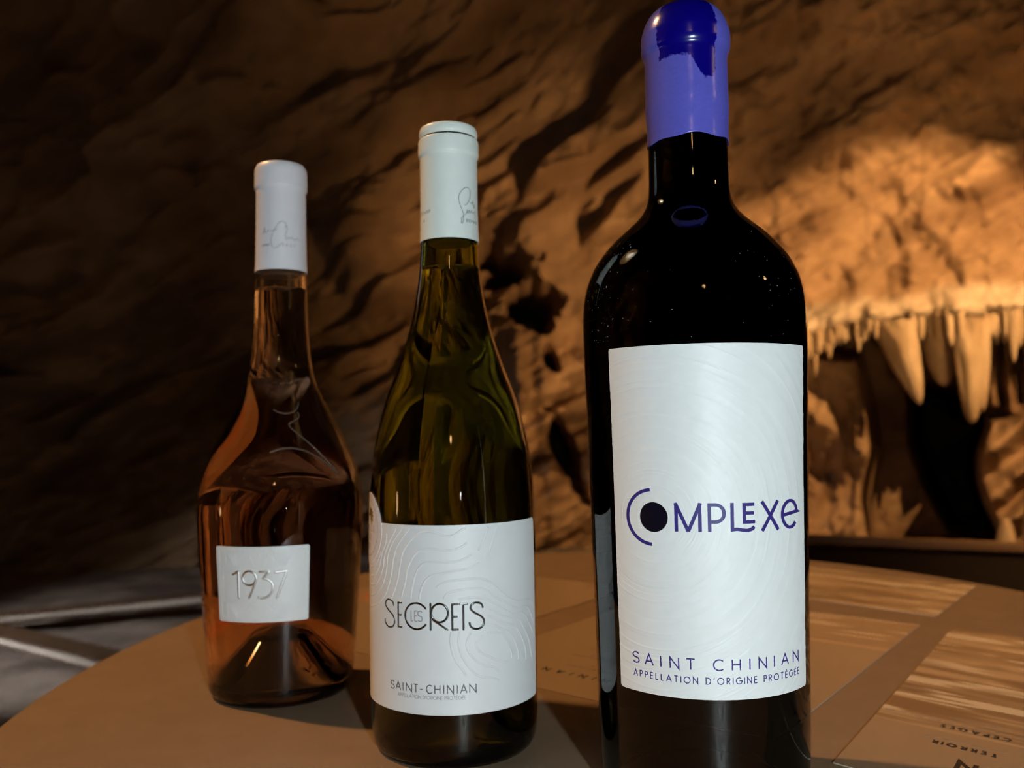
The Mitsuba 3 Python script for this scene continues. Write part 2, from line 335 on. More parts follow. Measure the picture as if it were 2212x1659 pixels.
rng = np.random.default_rng(4)
def stalactite(x, y, z, L, r, lean=(0, 0), seed=0, blunt=.25, n=20, k=26):
    t = np.linspace(0, 1, k); th = np.arange(n) * 2 * np.pi / n
    Tt, Th = np.meshgrid(t, th, indexing='ij')
    prof = (1 - Tt) ** .75 * (1 - blunt) + blunt * np.sqrt(np.clip(1 - Tt ** 6, 0, 1))
    R = r * prof * (1 + .22 * (nfbm(np.cos(Th) * 2.2 + seed, np.sin(Th) * 2.2, Tt * 2, 3, seed) - .5) * 2)
    X = x + lean[0] * L * Tt + R * np.cos(Th); Y = y + lean[1] * L * Tt + R * np.sin(Th); Z = z - L * Tt
    V = np.stack([X, Y, Z], -1).reshape(-1, 3); i = np.arange(n * k).reshape(k, n); j = np.roll(i, -1, 1)
    f = np.vstack([np.column_stack([i[:-1].ravel(), i[1:].ravel(), j[1:].ravel()]), np.column_stack([i[:-1].ravel(), j[1:].ravel(), j[:-1].ravel()])])
    return trimesh.Trimesh(V, f, process=False)
nst = 0
for x in np.arange(1.66, 3.45, .0125):
    xx = x + rng.uniform(-.010, .010); long_ = nfbm(np.asarray(x * 4.0), np.asarray(0.), np.asarray(0.), 3, 51)
    L = (.03 + .22 * max(float(long_) - .25, 0) + rng.uniform(0, .05)) * (1.8 if rng.random() < .06 else 1); back = rng.uniform(.0, .12)
    key = 'wall_back__stalactite' + (f'_{nst:03d}' if nst else ''); nst += 1
    q = back_point(np.asarray(xx), fringe(np.asarray(xx)) + .05)
    add(key, stalactite(q[0], q[1] + .02 + back, q[2] + .01, L + .07, rng.uniform(.009, .028), seed=nst, blunt=rng.uniform(.15, .45), n=12, k=14), 'lime', smooth=True)
def big(key, px, py, d, L, r, lab, **k):
    add(key, stalactite(wx(px, d), d, CZ + wz(px, py, d), L, r, **k), 'lime', smooth=True); tag(key, lab, 'stalactite', None)
big('stalactite', 2094, 690, 4.93, .60, .085, 'largest pale stalactite hanging from the lit ledge near the right edge', lean=(.02, 0), seed=61, blunt=.45, n=36, k=40)
add('stalactite__lobe', stalactite(wx(2121, 4.97), 4.97, CZ + wz(2121, 690, 4.97), .54, .065, lean=(-.01, 0), seed=62, blunt=.45, n=36, k=40), 'lime', smooth=True)
scene['stalactite__shaft'] = scene.pop('stalactite'); labels['stalactite__lobe'] = {'label': 'shorter lobe grown against its right side'}
big('stalactite_001', 1931, 694, 5.02, .49, .125, 'broad orange leaning stalactite beside the black hollow', lean=(.34, .08), seed=63, blunt=.12, n=36, k=36)
big('stalactite_002', 2024, 690, 5.16, .40, .11, 'stubby grey stalactite between the orange one and the largest one', lean=(.12, 0), seed=64, blunt=.4, n=36, k=36)
def stalagmite(key, px, py, d, H, r, lab, seed):
    m = stalactite(wx(px, d), d, 0, H, r, seed=seed, blunt=.6, n=36, k=36); v = np.array(m.vertices); v[:, 2] = CZ + wz(px, py, d) + H + v[:, 2] - 0
    v[:, 2] = 2 * (CZ + wz(px, py, d)) - v[:, 2] + H
    add(key, trimesh.Trimesh(v, np.array(m.faces)[:, ::-1], process=False), 'lime', smooth=True); tag(key, lab, 'stalagmite', None)
stalagmite('stalagmite', 2160, 1290, 4.9, .46, .07, 'pale stalagmite standing below the ridged rock at the right edge', 71)
stalagmite('stalagmite_001', 2218, 1290, 4.8, .52, .07, 'pale leaning stalagmite cut by the right edge of the picture', 72)

# ------------------------------------------------------------------ lamps of the cave and added fill lamps (outside the picture)
def spotlight(key, at, aim, rad, power, col, lab, hood=None, w=1.0):
    at, aim = np.array(at, float), np.array(aim, float); d = (aim - at) / np.linalg.norm(aim - at)
    M = np.array(T().look_at(origin=at.tolist(), target=(at + d).tolist(), up=[0.01, 0.02, 1]).matrix)
    n = 40
    hr, hl = hood or (rad * 1.12, .04)
    house = lathe([(0, -.22), (rad * .9, -.22), (rad * 1.25, -.15), (rad * 1.3, 0), (hr * 1.06, hl), (hr, hl), (rad * 1.08, -.01), (0, -.01)], n=n); house.apply_transform(M)
    lens = lathe([(rad, 0.0), (0, 0.0)], n=n); lens.apply_transform(M)
    add(key + '__housing', house, 'black_metal')
    scene[key + '__lens'] = mikit.ply(lens, None, emitter={'type': 'area', 'sampling_weight': w, 'radiance': {'type': 'rgb', 'value': (col * power).tolist()}})
    tag(key, lab, 'spotlight')

spotlight('cave_spotlight', FLOW_AT, (2.45, 5.05, CZ + .42), .014, FLOW, AMBER, 'black hooded cave spotlight with amber lens aimed at the flowstone ledge', (.126, .25), 3.0)
spotlight('hooded_spotlight', MID_AT, (.68, 5.4, CZ + .70), .03, MID, AMBER, 'black hooded spotlight with amber lens aimed at the dripstone column', (.078, .25), 1.5)
spotlight('added_upper_spotlight', (-.2, 3.6, CZ + 2.9), (-2.4, 5.2, CZ + .9), .05, UPPER, AMBER, 'added black spotlight with amber lens that dimly lifts the left wall', (.09, .20), .5)  # added lamp: faint raking light for the beds of the left wall
spotlight('added_rail_spotlight', (3.1, 2.1, CZ + .9), (2.35, 3.12, .42), .03, 9000.0, AMBER, 'added black hooded spotlight with amber lens that brightens the right end of the handrail', (.06, .20), .5)  # added lamp, only there to brighten the top of the rail
spotlight('added_wash_spotlight', WASH_AT, (1.9, 4.6, CZ + 2.1), .03, WASH, AMBER, 'added black hooded spotlight with amber lens that fills the rock above the ledge', (.12, .16))  # added fill lamp: washes the otherwise too dark upper rock
spotlight('floor_spotlight', (-3.3, 2.3, .85), (-2.0, 3.7, .0), .035, FLOORLIGHT, np.array([1.0, .92, .85]), 'black hooded spotlight with white lens aimed at the floor beside the kerbs', (.10, .20), .7)
spotlight('overhead_spotlight', OVER_AT, (0.15, .55, TT), .035, OVER, AMBER, 'black spotlight with wide amber lens hanging above the table', (.20, .50), 4.0)
spotlight('wall_spotlight', (-3.4, -1.6, .5), (-4.6, -.2, 2.0), .06, WALL, AMBER, 'black spotlight with amber lens grazing the left cave wall', None, .5)
for i, (x, y, z, k, lab) in enumerate(((.10, -2.5, 1.15, 1, 'small warm spotlight on the rock straight behind the viewer'), (2.5, -.5, 1.2, .7, 'small warm spotlight on the rock to the right of the viewer'), (-2.3, -.1, -.12, .35, 'small warm spotlight on the rock to the left of the viewer'))):
    spotlight('rear_spotlight' + (f'_{i:03d}' if i else ''), (x, y, CZ + z), (0, .4, TT + .1), .085, GLINT * k, WARM, lab, None, .25)
# the phone torch that lights the labels
ph = boxm(.15, .008, .072, bev=.003); ph.apply_translation((TORCH_AT[0] + .04, TORCH_AT[1] - .008, TORCH_AT[2] - .02))
add('phone__case', ph, 'black_metal')
scene['phone__torch'] = mikit.ply(lathe([(0.013, 0), (0, 0)], n=24).apply_transform(T().translate(list(TORCH_AT)).rotate([1, 0, 0], -90).matrix), None, emitter={'type': 'area', 'sampling_weight': 9.0, 'radiance': {'type': 'rgb', 'value': (COOL * TORCH).tolist()}})
tag('phone', 'black phone held low in front of the table with its torch lit', 'phone')

# ------------------------------------------------------------------ kerbs, rail
def beam(a, b, w, h, zoff=0.0):
    a, b = np.array(a, float), np.array(b, float); L = np.linalg.norm(b - a); d = (b - a) / L
    s = np.cross(d, [0, 0, 1]); s /= np.linalg.norm(s); u = np.cross(s, d)
    m = boxm(L, w, h, bev=min(w, h) * .2); M = np.eye(4); M[:3, 0], M[:3, 1], M[:3, 2], M[:3, 3] = d, s, u, (a + b) / 2 + u * zoff
    m.apply_transform(M); return m
def kerb(key, a, b, lab):
    a, b = np.array([*a, .075]), np.array([*b, .075]); d = (b - a)[:2] / np.linalg.norm((b - a)[:2]); n = np.array([d[1], -d[0], 0])
    if n[1] > 0: n = -n
    add(key + '__board', beam(a - n * .065, b - n * .065, .13, .04), 'rail_brown')
    add(key + '__nosing', beam(a + n * .008 + [0, 0, .008], b + n * .008 + [0, 0, .008], .022, .026), 'pale_strip')
    tag(key, lab, 'kerb', 'walkway kerbs'); labels[key + '__nosing'] = {'label': 'pale metal nosing strip'}
def on(z, px, py):
    """The point at height z (world) that the photograph shows at pixel (px, py); used to read measured positions."""
    x, y = px - 1106, py - 829.5; c, s = math.cos(-ROLL), math.sin(-ROLL)
    qx, qy = x * c + y * s, -x * s + y * c
    v = np.array([qx, F * math.cos(PITCH) + qy * math.sin(PITCH), F * math.sin(PITCH) - qy * math.cos(PITCH)])
    return cam + v * ((z - CZ) / v[2])
k0, k1 = on(.09, -140, 1348), on(.09, 640, 1272)
kerb('walkway_kerb', k0[:2], k1[:2], 'long dark kerb with pale edge strip at the foot of the cave wall')
k2, k3 = on(.09, -60, 1363), on(.09, 420, 1481)
kerb('walkway_kerb_001', k2[:2], k3[:2], 'shorter dark kerb with pale edge strip running toward the table')
r0, r1 = np.array([.35, 3.75, .44]), np.array([2.6, 3.05, .40])
add('handrail__top_rail', beam(r0, r1, .05, .035), 'rail_brown')
add('handrail__shade_panel', beam(r0 - [0, 0, .100], r1 - [0, 0, .100], .02, .16), 'rail_dark')  # dark board added in place of the shaded floor under the rail
for i, t in enumerate((.02, .5, .98)):
    p = r0 + (r1 - r0) * t
    add('handrail__post' + (f'_{i:03d}' if i else ''), boxm(.035, .035, p[2] - .17, (p[0], p[1], (p[2] - .17) / 2), bev=.004), 'rail_dark')
tag('handrail', 'low dark handrail behind the table in front of the flowstone hollow', 'handrail')

# ------------------------------------------------------------------ table
TC, TA, TB, TROT = (0.105, 0.552), 0.387, 0.494, 1.3      # slightly oval top
tp = lathe([(0, -.022), (.975, -.022), (.993, -.020), (.9987, -.015), (1, -.010), (.9987, -.004), (.9935, -.0008), (.985, 0), (0, 0)], n=256)
tv = np.array(tp.vertices) * [TA, TB, 1]; cr_, sr_ = math.cos(math.radians(TROT)), math.sin(math.radians(TROT))
add('table__top', trimesh.Trimesh(np.column_stack([TC[0] + tv[:, 0] * cr_ - tv[:, 1] * sr_, TC[1] + tv[:, 0] * sr_ + tv[:, 1] * cr_, TT + tv[:, 2]]), tp.faces, process=False), 'laminate', smooth=35)
add('table__column', lathe([(0, 0.03), (.045, .03), (.038, .06), (.038, TT - .06), (.075, TT - .024), (0, TT - .024)], (TC[0], TC[1], 0), 48), 'black_metal')
add('table__base', lathe([(0, 0.03), (.25, .03), (.255, .036), (.25, .045), (.06, .055), (0, .055)], (TC[0], TC[1], 0), 64), 'black_metal')
tag('table', 'brown oval table under the wine bottles', 'table')

# ------------------------------------------------------------------ printed sheets on the table
def sheet(key, o, e1, e2, L, W, col, lab, lift, texts=(), bars=()):
    """o: near corner; e1 runs away from the camera, e2 across; texts and bars are laid out in (across, away)."""
    o, e1, e2 = np.array(o), np.array(e1) / np.linalg.norm(e1), np.array(e2) / np.linalg.norm(e2)
    def put(m):
        v = np.array(m.vertices); xy = o + v[:, :1] * e2 + v[:, 1:2] * e1
        f = np.array(m.faces)
        if e2[0] * e1[1] - e2[1] * e1[0] < 0: f = f[:, ::-1]
        return trimesh.Trimesh(np.column_stack([xy, TT + lift + v[:, 2]]), f, process=False)
    g = 40; us, vs = np.linspace(0, W, g), np.linspace(0, L, g); m = rock_sheet(lambda a, b: np.stack([a, b, 0 * a + .0004], -1), us, vs)
    rim = flat(box(0, 0, W, L), 0.0, .0004, .05)
    uv = np.array(m.vertices)[:, :2]
    add(key + '__page', put(m), col, smooth=True, uv=uv)
    add(key + '__edge', put(trimesh.Trimesh(rim.vertices - [0, 0, .0001], rim.faces, process=False)), 'paper_white', smooth=False)
    if texts: add(key + '__lettering', put(flat(union_all(texts), .0004, .00052, .02)), 'print_black', smooth=False)
    if bars: add(key + '__small_print', put(flat(union_all(bars), .0004, .0005, .05)), 'print_brown', smooth=False); labels[key + '__small_print'] = {'kind': 'stuff'}
    tag(key, lab, 'leaflet', 'printed sheets on the table')
scene['print_black'] = two(prin((.03, .025, .022), .5)); scene['print_brown'] = two(prin((.30, .24, .19), .5))
def turned(poly, W, x, y):
    """Text printed the other way up, ending at x (from the left), baseline at y away from the near edge."""
    return affinity.translate(affinity.rotate(poly, 180, origin=(0, 0)), x, y)
def page_fn(kind, L, W):
    WHITE = (.40, .29, .19)
    def fn(p, n, uv):
        a, b = uv.x, uv.y
        st = fbm(a * 9 + 3 * kind, b * 85 + 5 * kind, 0, 4); st2 = fbm(a * 16, b * 160, 2.0 + kind, 3); big_ = fbm(a * 12, b * 30, 4.0 + kind, 3)
        pic = mix((.24, .15, .085), (.56, .41, .26), smoothstep(.3, .65, st))
        pic = mix(pic, (.82, .70, .52), smoothstep(.56, .68, st2)); pic = mix(pic, (.16, .10, .06), smoothstep(.60, .74, big_) * .8)
        c = mi.Color3f(*WHITE)
        if kind == 1: return mix(c, mix(pic, (.52, .36, .24), .5), smoothstep(L - .092, L - .088, b + .006 * (big_ - .5)))
        if kind == 2: return mix(c, pic, smoothstep(.070, .073, b + .010 * (big_ - .5)) * smoothstep(-.0005, .0005, b))
        if kind == 3: return mix(c, mix((.50, .20, .11), (.60, .36, .22), st), smoothstep(.0, .3, 1 - ((a - .075) / .062) ** 2 - ((b - .155) / .045) ** 2) * smoothstep(.35, .5, big_ + .15))
        return pic
    return mikit.proc(fn)
for k, (L, W) in {1: (.285, .215), 2: (.30, .21), 3: (.297, .21), 4: (.15, .29)}.items():
    scene[f'page_{k}'] = two(prin(page_fn(k, L, W), .22, specular=.5))
def lines(rows, W):
    rg = np.random.default_rng(8); out = []
    for y, x0, x1, t in rows:
        x = x0
        while x < x1:
            w = rg.uniform(.004, .012); out.append(box(x, y, min(x + w, x1), y + t)); x += w + .0012
    return out
# A: behind the middle and right bottles
tA = [turned(letters('SAINT CHINIAN', 0, .112, 0, .0055, .0011), .215, .165, .036)]
bA = lines([(.030, .085, .15, .0007), (.048, .06, .125, .0016), (.055, .07, .19, .0011), (.060, .11, .19, .0011), (.070, .05, .13, .0016), (.076, .06, .19, .0011), (.090, .05, .11, .0012), (.098, .05, .09, .0012)], .215)
sheet('tasting_sheet', (.124 - .215 * .785, .419 + .215 * .62), (.617, .787), (.785, -.62), .285, .215, 'page_1', 'white printed sheet lying upside down behind the middle and right bottles', .0002, tA, bA)
e1, e2 = (.59, .805), (.71, -.70)
tB = [turned(letters('TERROIR', 0, .0275, 0, .0040, .0010), .21, .0, 0), turned(letters('CÉPAGES', 0, .0310, 0, .0040, .0010), .21, 0, 0), turned(letters('SAINT-CHINIAN', 0, .15, 0, .0095, .0022), .21, 0, 0)]
def pt(x, y, o=(.141, .391)):
    M = np.column_stack([np.array(e2) / np.linalg.norm(e2), np.array(e1) / np.linalg.norm(e1)]); return np.linalg.solve(M, np.array([x, y]) - o)
q1, q2, q3 = pt(.2178, .3965), pt(.2347, .4147), pt(.1975, .3835)
tB = [affinity.translate(tB[0], *q1), affinity.translate(tB[1], *q2), affinity.translate(tB[2], q3[0] + .146, q3[1] + .004)]
bB = lines([(q1[1] + .0035, q1[0] - .032, q1[0] + .004, .0012), (q2[1] + .004, q2[0] - .06, q2[0] + .01, .0012), (q2[1] + .012, q2[0] - .03, q2[0] - .005, .0014), (q2[1] + .012, q2[0] + .006, q2[0] + .04, .0018)], .21)
sheet('tasting_sheet_001', (.141, .391), e1, e2, .30, .21, 'page_2', 'printed sheet with a vineyard picture lying upside down at the right edge', .0002, tB, bB)
sheet('tasting_sheet_002', (-.078 - .21 * .785, .570 + .21 * .62), (.62, .785), (.785, -.62), .297, .21, 'page_3', 'printed sheet with a red picture farthest left behind the bottles', .0002, (), lines([(.285, .17, .2, .004)], .21))
sheet('tasting_sheet_003', (.325 - .29 * .70, .672 + .29 * .71), (.628, .778), (.70, -.71), .15, .29, 'page_4', 'sheet with a pale streaked landscape picture at the far edge of the table', .0002)

# ------------------------------------------------------------------ bottle 1: rosé
def inner(prof, t): return [(max(r - t, .004), z) for r, z in prof]
rose = Bottle(-.13922, .51662, -15.0814, [(0.0, .0380), (.0015, .0398), (.005, .0413), (.0107, .04198), (.0302, .04349), (.0538, .04514), (.0733, .04643), (.0843, .04715), (.1000, .04792), (.1037, .04797), (.1100, .04785), (.1168, .04722), (.1289, .04462), (.1429, .0388), (.1551, .0328), (.1634, .02844), (.1718, .02441), (.1802, .02092), (.1886, .0186), (.2013, .0170), (.2167, .01598), (.2370, .0154), (.2478, .0149), (.2535, .0149)])
def body(bt, z1, n=70): return [(float(bt.r(z)), z) for z in np.concatenate([np.linspace(0, .012, 10), np.linspace(.016, z1, n)])]
def bottle_glass(key, bt, z_sh, neck, z_top, punt, wall, level, cork, m_glass, m_wine, n=200):
    out = [*punt, *body(bt, z_sh), *[(neck, z_sh + .0005), (neck, z_top)], (0, z_top)]
    zi0 = max(p[1] for p in punt) + .004
    def rin(z): return float(bt.r(z)) - wall if z < z_sh else neck - wall
    head = [(0, cork + .006), (rin(z_sh + .01), cork + .006)] + [(rin(z), z) for z in np.linspace(cork, level, 14)]
    add(key + '__glass_body', cat([lathe(out, bt.at, n), lathe(head, bt.at, n)]), 'glass', smooth=40, interior=m_glass)
    lo = [(0, zi0)] + [(max(r, .001), z + .0045) for r, z in punt[1:-1]] + [(rin(.006) - .003, .0062), (rin(.009) - .0006, .0085)]
    side_ = lo + [(rin(z), z) for z in np.linspace(.0125, level, 80)]
    add(key + '__wine', lathe(side_, bt.at, n), 'wine_in_glass', smooth=40, interior=m_wine, exterior=m_glass)
    r = rin(level)
    add(key + '__wine__surface', lathe([(r, level), (r - .0008, level - .0004), (r - .003, level - .0006), (0, level - .0006)], bt.at, n), 'wine_to_air', smooth=40, interior=m_wine)
    add(key + '__cork', lathe([(0, cork), (rin(z_sh + .01) - .0012, cork), (rin(z_sh + .01) - .0004, cork + .001), (rin(z_sh + .01) - .0004, cork + .005), (0, cork + .005)], bt.at, 60), 'stopper')
    labels[key + '__cork'] = {'label': 'pale stopper in the neck'}
scene['stopper'] = two(prin((.70, .66, .60), .6))
K1 = 'rose_wine_bottle'
punt1 = [(0, .036), (.006, .0357), (.010, .0345), (.0125, .032), (.020, .0205), (.028, .0090), (.0325, .0030), (.0345, .0010), (.0362, 0.0)]
bottle_glass(K1, rose, .2535, .0144, .309, punt1, .0030, .2378, .2455, M_clear, M_rose)
tag(K1, 'clear wide-shouldered rosé wine bottle with small square silver 1937 label and white capsule', 'wine bottle')
scene['white_foil'] = two(prin((.93, .92, .985), .38, specular=.5))
scene['cream_foil'] = two(prin((.90, .965, .91), .36, specular=.5))
def shell(prof, t): return prof + [(0, prof[-1][1])] + [(0, prof[-1][1] - t)] + [(max(r - t, .0005), z - (t if i == 0 else 0)) for i, (r, z) in enumerate(prof[::-1])] + [prof[0]]
cap1 = [(.0155, .2478), (.0152, .2535), (.0149, .2733), (.01475, .2968), (.01485, .2974), (.01540, .2980), (.01562, .2986), (.01565, .3000), (.01562, .3085), (.01545, .3100), (.0150, .3113), (.0147, .3117), (.0143, .3128), (.0133, .3134)]
add(K1 + '__capsule', lathe(shell(cap1, .0003), rose.at, 120), 'white_foil', smooth=40)
labels[K1 + '__capsule'] = {'label': 'white foil capsule'}
R1 = .0464
scene['silver_label'] = two(prin((.90, .91, .90), .35, specular=.5))
lm, luv = label_sheet(rose, R1, -.0380, .0146, .0483, .0895, .0012, .0001, .0006, 90, 60)
add(K1 + '__label', lm, 'silver_label', smooth=True)
labels[K1 + '__label'] = {'label': 'small square pale silver label'}
def mm(pts): return [(a * 1e-3, b * 1e-3) for a, b in pts]
H1 = .0006
num = []
for st in (mm([(-26.9, 74.3), (-23.7, 76.2), (-23.75, 61.8)]), mm(arc(-17.4, 72.5, 3.8, 3.8, 0, 360, 50)), mm(spline([(-13.6, 72.6), (-14.2, 70.2), (-15.5, 66.6), (-17.7, 62.0)], 24)),
           mm([(-11.6, 75.9), (-6.6, 76.1), (-9.9, 72.3)]), mm(spline([(-9.9, 72.3), (-7.0, 71.4), (-5.0, 69.2), (-4.9, 66.2), (-6.6, 63.2), (-9.2, 61.7), (-12.4, 62.2)], 40)), mm([(-3.4, 75.4), (2.6, 76.0), (-2.7, 61.8)])):
    num.append(ridge(densify(st, .0008), .00068, .75, H1))
scene['silver'] = two({'type': 'roughconductor', 'material': 'Al', 'alpha': .22})
add(K1 + '__label__numerals', rose.wrap(cat(num), R1), 'silver', smooth=50); labels[K1 + '__label__numerals'] = {'label': 'raised silver numerals 1937'}
deco = []
def fan(x0, y0, s, mir):
    def q(x, y): 
        X = (x - 840) / 33.8; return ((x0 + (-X if mir else X)) * 1e-3, (y0 - (y - 260) / 32.9) * 1e-3)
    L = [[(840, 260), (1480, 260), (1480, 510), (840, 510), (840, 260)], [(985, 340), (925, 505)], [(985, 340), (1185, 490)], [(950, 270), (1190, 500)], [(1105, 405), (1035, 510)], [(1075, 270), (1170, 480)]]
    L += [[(1250 + 14 * (k - 4), 500), (1250 + 48 * (k - 4), 285)] for k in range(1, 9)]
    for l in L: deco.append(ridge(densify([q(*p) for p in l], .0012), .00016 if len(l) > 2 else .00022, .7, H1, 4))
for x0, mir in ((-11.7, False), (-12.4, True)):
    fan(x0, 86.9, 1, mir); fan(x0, 58.6, 1, mir)
for x0, x1, y0, y1 in ((-35.5, 12.3, 50.2, 88.0), (-33.8, 10.0, 59.6, 78.4)):
    deco.append(ridge(densify(mm([(x0, y0), (x1, y0), (x1, y1), (x0, y1), (x0, y0)]), .0012), .0002, .7, H1, 4))
add(K1 + '__label__deco_relief', rose.wrap(cat(deco), R1), 'silver_relief', smooth=50); labels[K1 + '__label__deco_relief'] = {'label': 'embossed art deco frames and fans'}
scene['silver_relief'] = two(prin((.93, .94, .95), .22))
def script(strokes, w): return union_all([LineString(s).buffer(w / 2) for s in strokes])
sig1 = [spline(mm([(3.2, 273.0), (2.2, 275.6), (.6, 276.3), (-2.2, 274.0), (-4.6, 269.8), (-5.9, 265.7), (-5.4, 261.6), (-4.0, 260.2), (-1.6, 261.2), (.9, 263.6)]), 60), spline(mm([(2.0, 272.4), (3.4, 273.2), (3.2, 270.2), (2.5, 266.4), (3.0, 265.4), (4.4, 267.0), (5.2, 266.2), (6.2, 267.0), (7.2, 266.0), (9.0, 266.2), (11.4, 266.0)]), 60),
        spline(mm([(-11.4, 268.4), (-10.0, 271.6), (-9.6, 269.6), (-8.0, 270.6), (-6.2, 270.6), (-4.0, 270.9), (-2.4, 271.6)]), 40)]
sg = script(sig1, .00032).union(letters('DEPUIS', -.0118, -.0070, .2617, .0010, .0003)).union(letters('1937', .0010, .0082, .2614, .0014, .0003))
capR1 = PchipInterpolator([.2478, .2535, .2733, .2960], [.0155, .0152, .0149, .01475])
add(K1 + '__capsule__signature', rose.wrap(flat(sg, 0, .00008, .0012), .0149, capR1), 'grey_ink', smooth=40); labels[K1 + '__capsule__signature'] = {'label': 'thin grey handwritten signature'}
scene['grey_ink'] = two(prin((.30, .29, .31), .5)); scene['dark_ink'] = two(prin((.05, .055, .07), .4))
# moulded flourishes on the shoulder
def pathz(pts, bt, r0): return bt.wrap(ridge(spline(mm(pts), 60), .00045, .6, 0.0, 6), r0)
fl = [pathz([(-6, 140.5), (2, 142.5), (12, 141.2), (22, 135.5), (31, 126.5)], rose, .040), pathz([(27, 128.8), (18, 141.5), (7.5, 152.0), (4.6, 155.6), (8.5, 158.0), (11.5, 162.5)], rose, .036), pathz([(-4.5, 164.2), (0, 162.4), (5, 162.4), (9, 164.6), (11, 168.4)], rose, .030)]
add(K1 + '__moulded_flourish', cat(fl), 'glass_relief', smooth=50); labels[K1 + '__moulded_flourish'] = {'label': 'raised curved flourish in the shoulder glass'}
scene['glass_relief'] = two(prin((.11, .075, .055), .15, specular=.6))

# ------------------------------------------------------------------ bottle 2: white
whi = Bottle(-.03047, .42842, -4.0682, [(0.0, .0368), (.0010, .0380), (.003, .0392), (.0076, .0402), (.0150, .0406), (.0294, .04078), (.0899, .04081), (.1125, .04052), (.1261, .04009), (.1371, .0391), (.1489, .03703), (.1581, .03489), (.1673, .03242), (.1736, .0300), (.1824, .02669), (.1905, .02383), (.1999, .02092), (.2092, .01856), (.2186, .01684), (.228, .01546), (.2374, .01475), (.2456, .0144)])
K2 = 'white_wine_bottle'
punt2 = [(0, .022), (.006, .0215), (.014, .018), (.022, .011), (.029, .004), (.0325, .001), (.0345, 0.0)]
bottle_glass(K2, whi, .2456, .0139, .302, punt2, .0030, .2328, .2445, M_green, M_white)
tag(K2, 'green glass white wine bottle with cream capsule and embossed white SECRETS label', 'wine bottle')
cap2 = [(.0149, .2455), (.0147, .2500), (.01445, .2633), (.01445, .2874), (.0145, .2879), (.01505, .2887), (.01525, .2893), (.01530, .2905), (.01525, .2958), (.01512, .2968), (.0148, .2973), (.01385, .2975), (.01380, .2983), (.0143, .2986), (.0147, .2993), (.0148, .3004), (.0146, .3022), (.0141, .3032), (.0133, .3037), (.0120, .3034)]
add(K2 + '__capsule', lathe(shell(cap2, .0003), whi.at, 120), 'cream_foil', smooth=40); labels[K2 + '__capsule'] = {'label': 'cream foil capsule'}
capR2 = PchipInterpolator([.2455, .2500, .2633, .2868], [.0149, .0147, .01445, .01445])
add(K2 + '__capsule__seam', whi.wrap(flat(box(.00165, .2457, .00195, .2866), 0, .0001, .001), .0145, capR2), 'cream_foil', smooth=False)
sig2 = [spline(mm([(8.1, 262.0), (9.6, 262.8), (11.6, 266.6), (11.5, 270.2), (9.9, 271.0), (6.8, 269.3), (4.8, 265.6), (5.6, 261.8), (7.0, 258.5), (7.2, 254.6), (6.3, 252.7), (6.0, 253.9), (7.4, 256.6), (9.6, 259.6)]), 90), spline(mm([(9.5, 259.9), (10.4, 258.6), (11.0, 260.0), (11.8, 258.6), (12.6, 260.0), (13.2, 258.8), (14.4, 259.2), (15.2, 256.0)]), 50), spline(mm([(12.2, 264.0), (12.9, 263.4), (13.6, 264.6), (14.6, 262.0), (15.8, 264.0)]), 30),
        spline(mm([(-19.0, 258.4), (-17.0, 259.4), (-16.0, 258.2), (-14.4, 259.6), (-13.6, 258.4), (-12.4, 259.8), (-11.8, 258.6), (-10.6, 260.0), (-10.2, 258.8)]), 60)]
sg2 = script(sig2, .00026).union(letters('DEPUIS', .0090, .0172, .2538, .0013, .00030)).union(letters('T', -.0150, -.0138, .2542, .0013, .0003))
add(K2 + '__capsule__signature', whi.wrap(flat(sg2, 0, .00008, .0012), .0145, capR2), 'dark_ink', smooth=40); labels[K2 + '__capsule__signature'] = {'label': 'thin dark handwritten signature'}
R2 = .0408
scene['white_label'] = two(prin((.80, .81, .82), .45, specular=.4))
lm, luv = label_sheet(whi, R2, -.0640, .0507, .0248, .1089, .0022, .0001, .0003, 150, 70)
add(K2 + '__label', lm, 'white_label', smooth=True); labels[K2 + '__label'] = {'label': 'wide white label with embossed contour lines'}
